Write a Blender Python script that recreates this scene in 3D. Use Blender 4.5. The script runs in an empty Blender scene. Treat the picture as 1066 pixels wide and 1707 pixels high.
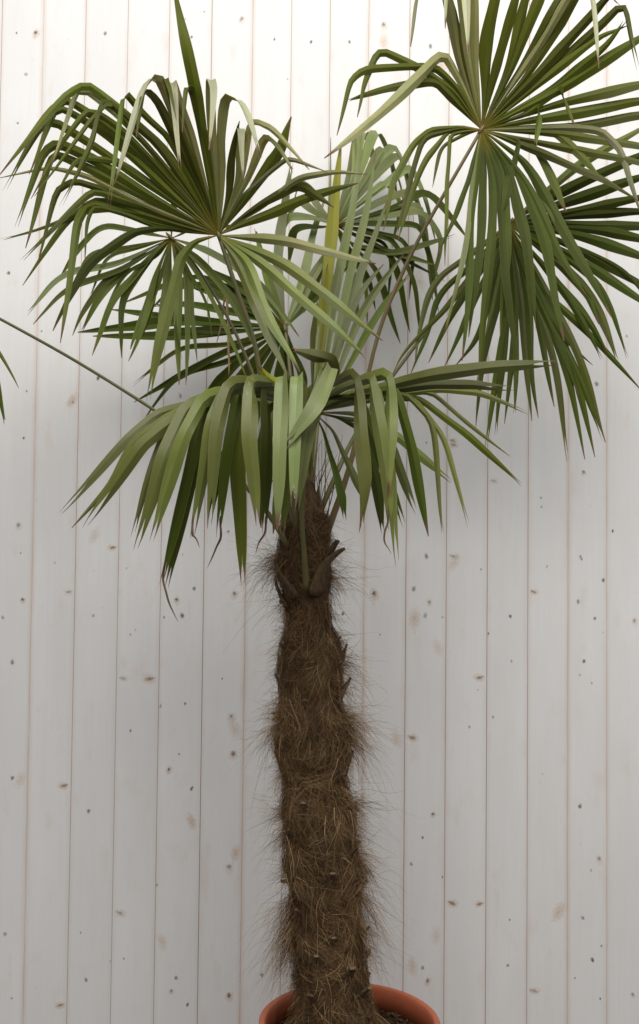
import bpy, math, random
import numpy as np
from mathutils import Vector, Matrix, noise as mnoise

random.seed(7)
rng = np.random.default_rng(11)
scene = bpy.context.scene
COL = scene.collection

# ------------------------------------------------------------------ camera
FPX = 1675.0                       # focal length in photo pixels (1066 x 1707)
CAM = Vector((0.0, -2.25, 1.40))
zc = Vector((480.0, 45754.0, 1675.0)).normalized()      # world up seen from the camera: (right, up, forward)
# camera axes in world space with the up direction above and no yaw
fwd = Vector((0, math.sqrt(1 - zc.z ** 2), zc.z))
upz = Vector((0, 0, 1)) - fwd * zc.z
upz.normalize()
rgt0 = fwd.cross(upz)
a = math.atan2(zc.x, zc.y)
rgt = rgt0 * math.cos(a) + upz * math.sin(a)
upv = upz * math.cos(a) - rgt0 * math.sin(a)
cd = bpy.data.cameras.new('camera')
cam = bpy.data.objects.new('camera', cd)
COL.objects.link(cam)
M = Matrix((rgt, upv, -fwd)).transposed().to_4x4()
M.translation = CAM
cam.matrix_world = M
cd.sensor_fit = 'VERTICAL'
cd.sensor_height = 24
cd.lens = 24 * FPX / 1707
cd.clip_start = 0.05
cd.clip_end = 100
scene.camera = cam

# ------------------------------------------------------------------ light
w = bpy.data.worlds.new('World')
scene.world = w
w.use_nodes = True
bg = w.node_tree.nodes['Background']
bg.inputs[0].default_value = (0.93, 0.96, 1.0, 1)
bg.inputs[1].default_value = 0.25

def area(name, loc, target, sx, sy, power, col):
    l = bpy.data.lights.new(name, 'AREA')
    l.shape = 'RECTANGLE'
    l.size, l.size_y = sx, sy
    l.energy = power
    l.color = col
    o = bpy.data.objects.new(name, l)
    COL.objects.link(o)
    o.location = loc
    d = Vector(target) - Vector(loc)
    o.rotation_euler = d.to_track_quat('-Z', 'Y').to_euler()
    return o

area('overhead_light', (0.3, -2.25, 3.95), (0.12, 0.4, 2.1), 4.8, 2.2, 166, (1.0, 0.985, 0.96))

scene.view_settings.view_transform = 'Standard'
scene.view_settings.look = 'None'
scene.view_settings.exposure = 0.0
scene.view_settings.gamma = 1.0
scene.render.engine = 'CYCLES'

# ------------------------------------------------------------------ helpers
def P(px, py, Y):
    """world point at depth Y seen at photo position px, py"""
    d = rgt * ((px - 533) / FPX) + upv * ((853.5 - py) / FPX) + fwd
    return CAM + d * ((Y - CAM.y) / d.y)

def mesh_obj(name, verts, faces, mats, parent=None, uvs=None, midx=None, smooth=True, attrs=None):
    me = bpy.data.meshes.new(name)
    me.from_pydata([tuple(v) for v in verts], [], faces)
    for m in (mats if isinstance(mats, (list, tuple)) else [mats]):
        me.materials.append(m)
    if midx is not None:
        me.polygons.foreach_set('material_index', midx)
    if uvs is not None:
        ul = me.uv_layers.new(name='UVMap')
        li = np.zeros(len(me.loops), dtype=np.int32)
        me.loops.foreach_get('vertex_index', li)
        ul.data.foreach_set('uv', np.asarray(uvs, dtype=np.float32)[li].ravel())
    if attrs:
        for k, vals in attrs.items():
            at = me.attributes.new(k, 'FLOAT', 'POINT')
            at.data.foreach_set('value', np.asarray(vals, dtype=np.float32))
    if smooth:
        me.polygons.foreach_set('use_smooth', [True] * len(me.polygons))
    me.update()
    o = bpy.data.objects.new(name, me)
    COL.objects.link(o)
    if parent:
        o.parent = parent
        o.matrix_parent_inverse = parent.matrix_world.inverted()
    return o

def empty(name, loc, label, cat):
    o = bpy.data.objects.new(name, None)
    COL.objects.link(o)
    o.location = loc
    o.matrix_world = Matrix.Translation(Vector(loc))
    o.empty_display_size = 0.1
    o['label'] = label
    o['category'] = cat
    return o

def fillet(pts, frac=0.38, n=5):
    """polyline with rounded corners"""
    out = [pts[0].copy()]
    for i in range(1, len(pts) - 1):
        a_, b_, c_ = pts[i - 1], pts[i], pts[i + 1]
        l1, l2 = (a_ - b_).length, (c_ - b_).length
        r1, r2 = l1 * frac, l2 * frac
        p0 = b_ + (a_ - b_) * (r1 / max(l1, 1e-6))
        p2 = b_ + (c_ - b_) * (r2 / max(l2, 1e-6))
        out.append(p0)
        for k in range(1, n):
            t = k / n
            out.append(p0 * (1 - t) ** 2 + b_ * (2 * t * (1 - t)) + p2 * t * t)
        out.append(p2)
    out.append(pts[-1].copy())
    return out

def resample(pts, n):
    d = [0]
    for i in range(1, len(pts)):
        d.append(d[-1] + (pts[i] - pts[i - 1]).length)
    L = d[-1]
    res = []
    j = 0
    for k in range(n):
        s = L * k / (n - 1)
        while j < len(d) - 2 and d[j + 1] < s:
            j += 1
        t = (s - d[j]) / max(d[j + 1] - d[j], 1e-9)
        res.append(pts[j].lerp(pts[j + 1], min(max(t, 0), 1)))
    return res, L

def tube_data(path, radii, sides=8, flat=1.0):
    verts, faces = [], []
    T = (path[1] - path[0]).normalized()
    S = T.cross(Vector((0, 0, 1)))
    if S.length < 1e-3:
        S = Vector((1, 0, 0))
    S.normalize()
    for i, p in enumerate(path):
        T2 = (path[min(i + 1, len(path) - 1)] - path[max(i - 1, 0)]).normalized()
        S = (S - T2 * S.dot(T2)).normalized()
        U = S.cross(T2)
        for k in range(sides):
            an = 2 * math.pi * k / sides
            verts.append(p + (S * math.cos(an) + U * math.sin(an) * flat) * radii[i])
    n = sides
    for i in range(len(path) - 1):
        for k in range(n):
            faces.append((i * n + k, i * n + (k + 1) % n, (i + 1) * n + (k + 1) % n, (i + 1) * n + k))
    faces.append(tuple(range(n))[::-1])
    faces.append(tuple((len(path) - 1) * n + k for k in range(n)))
    return verts, faces

# ------------------------------------------------------------------ materials
def new_mat(name):
    m = bpy.data.materials.new(name)
    m.use_nodes = True
    nt = m.node_tree
    nt.nodes.clear()
    return m, nt, nt.nodes, nt.links

def N_(ns, t, **kw):
    n = ns.new(t)
    for k, v in kw.items():
        setattr(n, k, v)
    return n

def mixc(ns, lk, fac, c1, c2, blend='MIX'):
    n = ns.new('ShaderNodeMix')
    n.data_type = 'RGBA'
    n.blend_type = blend
    for inp, v in ((n.inputs[0], fac), (n.inputs[6], c1), (n.inputs[7], c2)):
        if hasattr(v, 'is_linked'):
            lk.new(v, inp)
        elif isinstance(v, (int, float)):
            inp.default_value = v
        else:
            inp.default_value = (*v, 1)
    return n.outputs[2]

def mathn(ns, lk, op, *vals, clamp=False):
    n = ns.new('ShaderNodeMath')
    n.operation = op
    n.use_clamp = clamp
    for i, v in enumerate(vals):
        if hasattr(v, 'is_linked'):
            lk.new(v, n.inputs[i])
        else:
            n.inputs[i].default_value = v
    return n.outputs[0]

def ramp(ns, lk, fac, stops):
    n = ns.new('ShaderNodeValToRGB')
    el = n.color_ramp.elements
    while len(el) < len(stops):
        el.new(0.5)
    for e, (p, c) in zip(el, stops):
        e.position = p
        e.color = (*c, 1) if len(c) == 3 else c
    lk.new(fac, n.inputs[0])
    return n.outputs[0]

def noise(ns, lk, vec, scale, detail=4, rough=0.55):
    n = ns.new('ShaderNodeTexNoise')
    n.inputs['Scale'].default_value = scale
    n.inputs['Detail'].default_value = detail
    n.inputs['Roughness'].default_value = rough
    if vec is not None:
        lk.new(vec, n.inputs['Vector'])
    return n.outputs[0]

def mapping(ns, lk, vec, scale):
    n = ns.new('ShaderNodeMapping')
    n.inputs['Scale'].default_value = scale
    lk.new(vec, n.inputs['Vector'])
    return n.outputs[0]

def leaf_material(name, top, under, hubcol, transl=0.28, rough=0.4, tip=0.955, spec=0.5):
    m, nt, ns, lk = new_mat(name)
    out = N_(ns, 'ShaderNodeOutputMaterial')
    uv = N_(ns, 'ShaderNodeUVMap').outputs[0]
    sep = N_(ns, 'ShaderNodeSeparateXYZ')
    lk.new(uv, sep.inputs[0])
    geo = N_(ns, 'ShaderNodeNewGeometry')
    info = N_(ns, 'ShaderNodeObjectInfo')
    tc = N_(ns, 'ShaderNodeTexCoord')
    at = N_(ns, 'ShaderNodeAttribute', attribute_name='under')
    # broad tone drift, along-leaf streaks
    nz = noise(ns, lk, tc.outputs['Object'], 9, 3)
    rofs = N_(ns, 'ShaderNodeVectorMath', operation='ADD')
    rc = N_(ns, 'ShaderNodeCombineXYZ')
    lk.new(mathn(ns, lk, 'MULTIPLY', info.outputs['Random'], 53.0), rc.inputs[0])
    lk.new(mathn(ns, lk, 'MULTIPLY', info.outputs['Random'], 17.0), rc.inputs[1])
    lk.new(uv, rofs.inputs[0])
    lk.new(rc.outputs[0], rofs.inputs[1])
    streak = noise(ns, lk, mapping(ns, lk, rofs.outputs[0], (22, 2.6, 1)), 1.0, 5, 0.65)
    blotch = noise(ns, lk, mapping(ns, lk, rofs.outputs[0], (3.0, 4.0, 1)), 1.0, 3, 0.6)
    base = mixc(ns, lk, at.outputs['Fac'], top, under)
    dark = tuple(c * 0.62 for c in top)
    yell = (top[0] * 1.75, top[1] * 1.28, top[2] * 0.85)
    f1 = mathn(ns, lk, 'MULTIPLY_ADD', nz, 1.3, -0.30, clamp=True)
    c = mixc(ns, lk, mathn(ns, lk, 'MULTIPLY', f1, 0.55), base, yell)
    f2 = mathn(ns, lk, 'MULTIPLY_ADD', streak, 2.2, -0.75, clamp=True)
    c = mixc(ns, lk, mathn(ns, lk, 'MULTIPLY', f2, 0.62), c, dark)
    # paler dull patches and a few dry brown spots
    f3 = mathn(ns, lk, 'MULTIPLY_ADD', blotch, 3.2, -1.75, clamp=True)
    c = mixc(ns, lk, mathn(ns, lk, 'MULTIPLY', f3, 0.22), c, tuple(min(1, x * 1.6 + .03) for x in top))
    f4 = mathn(ns, lk, 'MULTIPLY_ADD', mathn(ns, lk, 'MULTIPLY', blotch, streak), 16.0, -7.0, clamp=True)
    c = mixc(ns, lk, mathn(ns, lk, 'MULTIPLY', f4, 0.6), c, (0.24, 0.17, 0.08))
    # per-leaflet value
    hsv = N_(ns, 'ShaderNodeHueSaturation')
    lk.new(c, hsv.inputs['Color'])
    lk.new(mathn(ns, lk, 'MULTIPLY_ADD', info.outputs['Random'], 0.70, 0.72), hsv.inputs['Value'])
    lk.new(mathn(ns, lk, 'MULTIPLY_ADD', info.outputs['Random'], 0.025, 0.474), hsv.inputs['Hue'])
    c = hsv.outputs[0]
    # yellow towards the hub, brown dry tip and margin
    hubf = mathn(ns, lk, 'MULTIPLY_ADD', sep.outputs[1], -7.0, 0.95, clamp=True)
    c = mixc(ns, lk, hubf, c, hubcol)
    tn = mathn(ns, lk, 'MULTIPLY_ADD', streak, 0.06, sep.outputs[1])
    tn = mathn(ns, lk, 'MULTIPLY_ADD', info.outputs['Random'], 0.02, tn)
    tipf = mathn(ns, lk, 'MULTIPLY', mathn(ns, lk, 'SUBTRACT', tn, tip + 0.02), 30.0, clamp=True)
    c = mixc(ns, lk, tipf, c, (0.20, 0.115, 0.06))
    edge = mathn(ns, lk, 'ABSOLUTE', mathn(ns, lk, 'SUBTRACT', sep.outputs[0], 0.5))
    ef = mathn(ns, lk, 'MULTIPLY', mathn(ns, lk, 'SUBTRACT', edge, 0.455), 24.0, clamp=True)
    c = mixc(ns, lk, mathn(ns, lk, 'MULTIPLY', ef, 0.5), c, (0.26, 0.25, 0.09))
    bs = N_(ns, 'ShaderNodeBsdfPrincipled')
    lk.new(c, bs.inputs['Base Color'])
    lk.new(mathn(ns, lk, 'MULTIPLY_ADD', streak, 0.2, rough - 0.1), bs.inputs['Roughness'])
    bs.inputs['Specular IOR Level'].default_value = spec
    wv = N_(ns, 'ShaderNodeTexWave', bands_direction='X')
    wv.inputs['Scale'].default_value = 7
    wv.inputs['Distortion'].default_value = 0.6
    lk.new(mapping(ns, lk, uv, (1, 0.15, 1)), wv.inputs['Vector'])
    bp = N_(ns, 'ShaderNodeBump')
    bp.inputs['Strength'].default_value = 0.35
    bp.inputs['Distance'].default_value = 0.0012
    lk.new(wv.outputs['Fac'], bp.inputs['Height'])
    lk.new(bp.outputs[0], bs.inputs['Normal'])
    tr = N_(ns, 'ShaderNodeBsdfTranslucent')
    tcol = mixc(ns, lk, 1.0, c, (1.7, 1.45, 0.5), 'MULTIPLY')
    lk.new(tcol, tr.inputs['Color'])
    mx = N_(ns, 'ShaderNodeMixShader')
    mx.inputs[0].default_value = transl
    lk.new(bs.outputs[0], mx.inputs[1])
    lk.new(tr.outputs[0], mx.inputs[2])
    lk.new(mx.outputs[0], out.inputs[0])
    return m

M_LEAF = leaf_material('leaf_green', (0.120, 0.170, 0.028), (0.092, 0.122, 0.007), (0.34, 0.26, 0.03), transl=0.36, rough=0.38, spec=0.38)
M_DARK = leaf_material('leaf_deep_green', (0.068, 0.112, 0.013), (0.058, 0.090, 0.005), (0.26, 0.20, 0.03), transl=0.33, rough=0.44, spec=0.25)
M_PALE = leaf_material('leaf_grey_green', (0.205, 0.275, 0.100), (0.120, 0.165, 0.020), (0.28, 0.25, 0.05), transl=0.28, rough=0.32, spec=0.65)
M_PALEST = leaf_material('leaf_palest', (0.40, 0.45, 0.29), (0.150, 0.190, 0.035), (0.28, 0.25, 0.05), transl=0.26, rough=0.34, spec=0.7)  # palest upper side, used on leaflets that fold over
M_YOUNG = leaf_material('leaf_young_green', (0.34, 0.41, 0.045), (0.33, 0.39, 0.045), (0.28, 0.33, 0.05), transl=0.38)
M_STRAW = leaf_material('leaf_dry_straw', (0.33, 0.25, 0.13), (0.33, 0.25, 0.14), (0.25, 0.2, 0.08), transl=0.2, rough=0.6)

M_DRY = leaf_material('leaf_dry_brown', (0.13, 0.085, 0.045), (0.12, 0.08, 0.045), (0.13, 0.12, 0.04), transl=0.15, rough=0.6)

def stem_material(name, c1, c2):
    m, nt, ns, lk = new_mat(name)
    out = N_(ns, 'ShaderNodeOutputMaterial')
    tc = N_(ns, 'ShaderNodeTexCoord')
    nz = noise(ns, lk, tc.outputs['Object'], 14, 4)
    c = mixc(ns, lk, mathn(ns, lk, 'MULTIPLY_ADD', nz, 2.4, -0.7, clamp=True), c1, c2)
    bs = N_(ns, 'ShaderNodeBsdfPrincipled')
    lk.new(c, bs.inputs['Base Color'])
    bs.inputs['Roughness'].default_value = 0.45
    lk.new(bs.outputs[0], out.inputs[0])
    return m
M_STEM = stem_material('stalk_olive', (0.085, 0.105, 0.028), (0.15, 0.115, 0.04))
M_STEMB = stem_material('stalk_brown_olive', (0.12, 0.095, 0.03), (0.17, 0.105, 0.045))
M_STEMG = stem_material('stalk_green', (0.11, 0.14, 0.035), (0.15, 0.16, 0.05))

def fibre_material():
    m, nt, ns, lk = new_mat('trunk_fibre')
    out = N_(ns, 'ShaderNodeOutputMaterial')
    at = N_(ns, 'ShaderNodeAttribute', attribute_name='tone')
    c = ramp(ns, lk, at.outputs['Fac'], [(0.0, (0.042, 0.022, 0.009)), (0.45, (0.165, 0.092, 0.039)),
                                         (0.8, (0.34, 0.208, 0.094)), (1.0, (0.58, 0.41, 0.21))])
    bs = N_(ns, 'ShaderNodeBsdfPrincipled')
    lk.new(c, bs.inputs['Base Color'])
    bs.inputs['Roughness'].default_value = 0.6
    bs.inputs['Specular IOR Level'].default_value = 0.3
    lk.new(bs.outputs[0], out.inputs[0])
    return m
M_FIBRE = fibre_material()

def bark_material(name, c1, c2, sc=(30, 30, 7)):
    m, nt, ns, lk = new_mat(name)
    out = N_(ns, 'ShaderNodeOutputMaterial')
    tc = N_(ns, 'ShaderNodeTexCoord')
    nz = noise(ns, lk, mapping(ns, lk, tc.outputs['Object'], sc), 3.0, 6, 0.65)
    c = mixc(ns, lk, mathn(ns, lk, 'MULTIPLY_ADD', nz, 2.6, -0.8, clamp=True), c1, c2)
    bs = N_(ns, 'ShaderNodeBsdfPrincipled')
    lk.new(c, bs.inputs['Base Color'])
    bs.inputs['Roughness'].default_value = 0.9
    bs.inputs['Specular IOR Level'].default_value = 0.12
    bp = N_(ns, 'ShaderNodeBump')
    bp.inputs['Strength'].default_value = 0.8
    bp.inputs['Distance'].default_value = 0.006
    lk.new(nz, bp.inputs['Height'])
    lk.new(bp.outputs[0], bs.inputs['Normal'])
    lk.new(bs.outputs[0], out.inputs[0])
    return m
M_BARK = bark_material('trunk_bark', (0.045, 0.028, 0.014), (0.14, 0.088, 0.043))
M_STUB = bark_material('leaf_base_wood', (0.055, 0.034, 0.020), (0.16, 0.105, 0.058), (60, 60, 20))
M_CUT = bark_material('leaf_base_cut', (0.11, 0.075, 0.04), (0.26, 0.185, 0.105), (80, 80, 80))
M_SOIL = bark_material('soil', (0.022, 0.012, 0.006), (0.070, 0.040, 0.020), (40, 40, 40))
M_CHIP = bark_material('soil_chip', (0.045, 0.026, 0.013), (0.13, 0.078, 0.040), (50, 50, 50))

def paint_material():
    m, nt, ns, lk = new_mat('white_painted_board')
    out = N_(ns, 'ShaderNodeOutputMaterial')
    geo = N_(ns, 'ShaderNodeNewGeometry')
    info = N_(ns, 'ShaderNodeObjectInfo')
    pos = geo.outputs['Position']
    off = N_(ns, 'ShaderNodeVectorMath', operation='ADD')
    cmb = N_(ns, 'ShaderNodeCombineXYZ')
    lk.new(mathn(ns, lk, 'MULTIPLY', info.outputs['Random'], 37.0), cmb.inputs[0])
    lk.new(mathn(ns, lk, 'MULTIPLY', info.outputs['Random'], 91.0), cmb.inputs[2])
    lk.new(pos, off.inputs[0])
    lk.new(cmb.outputs[0], off.inputs[1])
    v = off.outputs[0]
    grain = noise(ns, lk, mapping(ns, lk, v, (95, 95, 3.0)), 1.0, 5, 0.6)
    big = noise(ns, lk, mapping(ns, lk, v, (9, 9, 2.6)), 1.0, 4, 0.55)
    blot = noise(ns, lk, mapping(ns, lk, v, (22, 22, 9)), 1.0, 4, 0.55)
    fleck = noise(ns, lk, mapping(ns, lk, v, (120, 120, 60)), 1.0, 2, 0.5)
    c = mixc(ns, lk, mathn(ns, lk, 'MULTIPLY_ADD', big, 2.0, -0.6, clamp=True), (0.800, 0.785, 0.765), (0.735, 0.715, 0.695))
    c = mixc(ns, lk, mathn(ns, lk, 'MULTIPLY_ADD', grain, 1.2, -0.55, clamp=True), c, (0.715, 0.69, 0.665))
    # thin paint where the wood shows through
    f = mathn(ns, lk, 'MULTIPLY_ADD', blot, 4.5, -2.62, clamp=True)
    c = mixc(ns, lk, mathn(ns, lk, 'MULTIPLY', f, 0.42), c, (0.70, 0.55, 0.45))
    f = mathn(ns, lk, 'MULTIPLY_ADD', fleck, 9.0, -6.4, clamp=True)
    c = mixc(ns, lk, mathn(ns, lk, 'MULTIPLY', f, 0.45), c, (0.33, 0.32, 0.31))
    # worn paint along the joints
    at = N_(ns, 'ShaderNodeAttribute', attribute_name='wear')
    wn = noise(ns, lk, mapping(ns, lk, v, (60, 60, 6)), 1.0, 4, 0.6)
    wf = mathn(ns, lk, 'MULTIPLY', at.outputs['Fac'], mathn(ns, lk, 'MULTIPLY_ADD', wn, 2.2, -0.25, clamp=True))
    c = mixc(ns, lk, wf, c, (0.62, 0.45, 0.36))
    bs = N_(ns, 'ShaderNodeBsdfPrincipled')
    lk.new(c, bs.inputs['Base Color'])
    bs.inputs['Roughness'].default_value = 0.62
    bs.inputs['Specular IOR Level'].default_value = 0.25
    bp = N_(ns, 'ShaderNodeBump')
    bp.inputs['Strength'].default_value = 0.12
    bp.inputs['Distance'].default_value = 0.002
    lk.new(grain, bp.inputs['Height'])
    lk.new(bp.outputs[0], bs.inputs['Normal'])
    lk.new(bs.outputs[0], out.inputs[0])
    return m
M_PAINT = paint_material()

def knot_material(name, col, alpha, soft):
    """round stain: uv 0.5 is the middle, fades to the bare paint at its rim"""
    m, nt, ns, lk = new_mat(name)
    out = N_(ns, 'ShaderNodeOutputMaterial')
    uv = N_(ns, 'ShaderNodeUVMap').outputs[0]
    info = N_(ns, 'ShaderNodeObjectInfo')
    geo = N_(ns, 'ShaderNodeNewGeometry')
    vm = N_(ns, 'ShaderNodeVectorMath', operation='DISTANCE')
    vm.inputs[1].default_value = (0.5, 0.5, 0)
    lk.new(uv, vm.inputs[0])
    nz = noise(ns, lk, geo.outputs['Position'], 160, 4, 0.6)
    d = mathn(ns, lk, 'ADD', vm.outputs['Value'], mathn(ns, lk, 'MULTIPLY_ADD', nz, 0.5, -0.25))
    f = mathn(ns, lk, 'MULTIPLY', mathn(ns, lk, 'SUBTRACT', 0.40, d), 1.0 / soft, clamp=True)
    f = mathn(ns, lk, 'MULTIPLY', f, mathn(ns, lk, 'MULTIPLY_ADD', info.outputs['Random'], alpha * 0.7, alpha * 0.5))
    bs = N_(ns, 'ShaderNodeBsdfPrincipled')
    bs.inputs['Base Color'].default_value = (*col, 1)
    bs.inputs['Roughness'].default_value = 0.7
    tr = N_(ns, 'ShaderNodeBsdfTransparent')
    mx = N_(ns, 'ShaderNodeMixShader')
    lk.new(f, mx.inputs[0])
    lk.new(tr.outputs[0], mx.inputs[1])
    lk.new(bs.outputs[0], mx.inputs[2])
    lk.new(mx.outputs[0], out.inputs[0])
    return m
M_KDARK = knot_material('knot_dark', (0.12, 0.11, 0.105), 0.60, 0.28)
M_KHALO = knot_material('knot_halo', (0.74, 0.50, 0.32), 0.46, 0.42)
M_KBROWN = knot_material('knot_brown', (0.28, 0.19, 0.12), 0.50, 0.34)

def plain(name, col, rough=0.6, bump=0.0, var=0.25, scale=20):
    m, nt, ns, lk = new_mat(name)
    out = N_(ns, 'ShaderNodeOutputMaterial')
    tc = N_(ns, 'ShaderNodeTexCoord')
    nz = noise(ns, lk, tc.outputs['Object'], scale, 5, 0.6)
    c = mixc(ns, lk, nz, tuple(x * (1 - var) for x in col), tuple(min(1, x * (1 + var)) for x in col))
    bs = N_(ns, 'ShaderNodeBsdfPrincipled')
    lk.new(c, bs.inputs['Base Color'])
    bs.inputs['Roughness'].default_value = rough
    if bump:
        bp = N_(ns, 'ShaderNodeBump')
        bp.inputs['Strength'].default_value = bump
        bp.inputs['Distance'].default_value = 0.003
        lk.new(nz, bp.inputs['Height'])
        lk.new(bp.outputs[0], bs.inputs['Normal'])
    lk.new(bs.outputs[0], out.inputs[0])
    return m
M_BACK = plain('bare_batten_wood', (0.36, 0.23, 0.17), 0.8)
M_POT = plain('terracotta_plastic', (0.44, 0.115, 0.052), 0.48, 0.12, 0.16, 30)
M_GROUND = plain('concrete_ground', (0.22, 0.21, 0.20), 0.85, 0.3, 0.25, 6)

# ------------------------------------------------------------------ ground
WALL_Y = 0.40
g = mesh_obj('ground', [(-6, -6, 0), (6, -6, 0), (6, WALL_Y + 0.2, 0), (-6, WALL_Y + 0.2, 0)], [(0, 1, 2, 3)], M_GROUND)
g['kind'] = 'structure'

# ------------------------------------------------------------------ plank wall
wall = empty('plank_wall', (0, WALL_Y, 0), 'white painted wall of upright wooden boards behind the palm', 'wall')
# joints: photo x at y = 1100, wear of the paint beside it, gap in mm
JOINTS = [(-160, .3, .8), (-90, .3, .8), (-20, .4, 1.0), (51, .75, .15), (123, .45, .7), (195, .35, .8), (266, .4, .9),
          (338, .35, 1.2), (408, .8, .2), (474, .4, .7), (540, .4, .7), (606, .8, .2), (676, .5, 1.1), (743.5, .5, 1.0),
          (812, .4, 1.0), (880, .5, .9), (947, .8, .2), (1012, .6, .35), (1079, .4, .8), (1147, .4, .8), (1215, .4, .8)]
PL_TOP = 3.3
TH = 0.020
xs = [(P(j[0], 1100, WALL_Y).x, j[1], j[2] * 0.00078) for j in JOINTS]
planks = []
for i in range(len(xs) - 1):
    x0 = xs[i][0] + xs[i][2] / 2
    x1 = xs[i + 1][0] - xs[i + 1][2] / 2
    yo = WALL_Y + random.uniform(-0.0006, 0.0006)
    b = 0.0006
    fr = 0.012
    prof = [(x0, TH, 1), (x0, b, 1), (x0 + b, 0, .8), (x0 + fr * .3, 0, .42), (x0 + fr, 0, 0),
            (x1 - fr, 0, 0), (x1 - fr * .3, 0, .42), (x1 - b, 0, .8), (x1, b, 1), (x1, TH, 1)]
    V, F, W = [], [], []
    for zz in (0.012, PL_TOP):
        for (x, y, wv) in prof:
            V.append((x, yo + y, zz))
            side = xs[i][1] if x < (x0 + x1) / 2 else xs[i + 1][1]
            W.append(wv * side)
    n = len(prof)
    for k in range(n - 1):
        F.append((k, k + 1, n + k + 1, n + k))
    F.append(tuple(range(n))[::-1])
    F.append(tuple(range(n, 2 * n)))
    F.append((n - 1, 0, n, 2 * n - 1))
    po = mesh_obj('plank', V, F, M_PAINT, wall, smooth=False, attrs={'wear': W})
    planks.append((x0, x1, yo, po))
xa, xb = xs[0][0], xs[-1][0]
for zz in (0.25, 1.35, 2.45, 3.2):
    V = [(x, WALL_Y + TH + 0.001 + y, zz + z) for x in (xa, xb) for y in (0, 0.03) for z in (-0.04, 0.04)]
    mesh_obj('batten', V, [(0, 1, 3, 2), (4, 6, 7, 5), (0, 4, 5, 1), (2, 3, 7, 6), (1, 5, 7, 3), (0, 2, 6, 4)], M_BACK, wall, smooth=False)
V = [(x, WALL_Y + TH + 0.034 + y, z) for x in (xa, xb) for y in (0, 0.012) for z in (0.01, PL_TOP)]
mesh_obj('backing_board', V, [(0, 1, 3, 2), (4, 6, 7, 5), (0, 4, 5, 1), (2, 3, 7, 6), (1, 5, 7, 3), (0, 2, 6, 4)], M_BACK, wall, smooth=False)

# knots: D dark dot, d small dot, K halo with dark middle, k small one, s brown smear beside a joint, h halo only
KN = '''60 55 k|403 32 K|640 42 K|519 70 D|458 66 d|176 56 D|28 55 d|44 124 D|583 70 D|341 20 d|718 77 D|320 62 d|310 32 d|745 108 h
31 876 k|35 922 d|92 938 d|38 1000 k|5 1029 D|120 987 s|156 1026 D|195 913 s|211 947 d|324 981 D|295 1000 k|304 1026 D|274 1029 d|391 990 K|381 886 D|305 924 d|226 1050 d|158 893 h|218 1058 d
760 735 s|765 742 s|828 802 s|973 787 k|902 830 d|903 845 d|711 738 d|711 927 D|760 928 s|757 938 h|802 949 d|968 928 d|970 932 d|1006 967 D|1022 885 d|890 987 s|624 990 K|690 982 D|912 944 d
572 1023 D|709 1026 D|716 1004 k|738 1029 d|690 1031 h|851 1027 D|992 1031 D|974 1102 D|1058 1035 k|964 1003 D|1006 1054 d|803 1130 s|813 1056 d|738 1080 h|797 1150 d|853 1102 d|680 1230 s|743 1172 d|783 1212 d|967 1125 d|987 1139 d|634 1058 d|662 1230 h|822 1195 d|905 1290 d
21 1104 D|21 1297 D|203 1131 s|253 1132 S|268 1177 D|309 1173 d|386 1195 K|389 1257 K|402 1215 h|282 1283 k|320 1314 D|148 1352 D|115 1310 s|320 1370 h|218 1218 d|46 1300 h|299 1257 d|371 1131 d
9 1557 D|20 1664 d|144 1633 D|196 1522 s|106 1676 s|262 1475 d|263 1570 h|294 1630 D|286 1652 k|313 1674 D|382 1446 K|382 1660 K|437 1625 D|185 1602 d|395 1422 h|135 1555 d|207 1598 d
722 1357 k|705 1396 d|686 1440 D|967 1344 D|999 1432 K|972 1530 D|986 1451 d|988 1600 D|959 1630 d|1001 1665 d|847 1609 D|705 1613 D|713 1635 k|752 1506 S|801 1507 s|738 1560 h|688 1610 h|886 1652 s|738 1462 d|810 1582 d|1003 1577 d|850 1533 d|1055 1658 k|945 1520 h
15 455 D|70 552 d|164 630 D|45 652 d|40 730 d|130 668 h|122 670 d|350 605 d|301 660 D|700 470 h|640 70 h|480 132 d|112 175 d|30 205 d|950 500 d|995 640 D|1045 560 d'''
kn_size = {'D': 3.4, 'd': 2.1, 'K': 11, 'k': 8, 's': 12, 'S': 16, 'h': 16}
def disc(cx, cz, y, rx, rz, ang, n=18):
    V, UVs = [(cx, y, cz)], [(0.5, 0.5)]
    for k in range(n):
        t = 2 * math.pi * k / n
        ux, uz = math.cos(t), math.sin(t)
        x, z = ux * rx, uz * rz
        V.append((cx + x * math.cos(ang) - z * math.sin(ang), y, cz + x * math.sin(ang) + z * math.cos(ang)))
        UVs.append((0.5 + 0.5 * ux, 0.5 + 0.5 * uz))
    F = [(0, 1 + k, 1 + (k + 1) % n) for k in range(n)]
    return V, F, UVs
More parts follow.
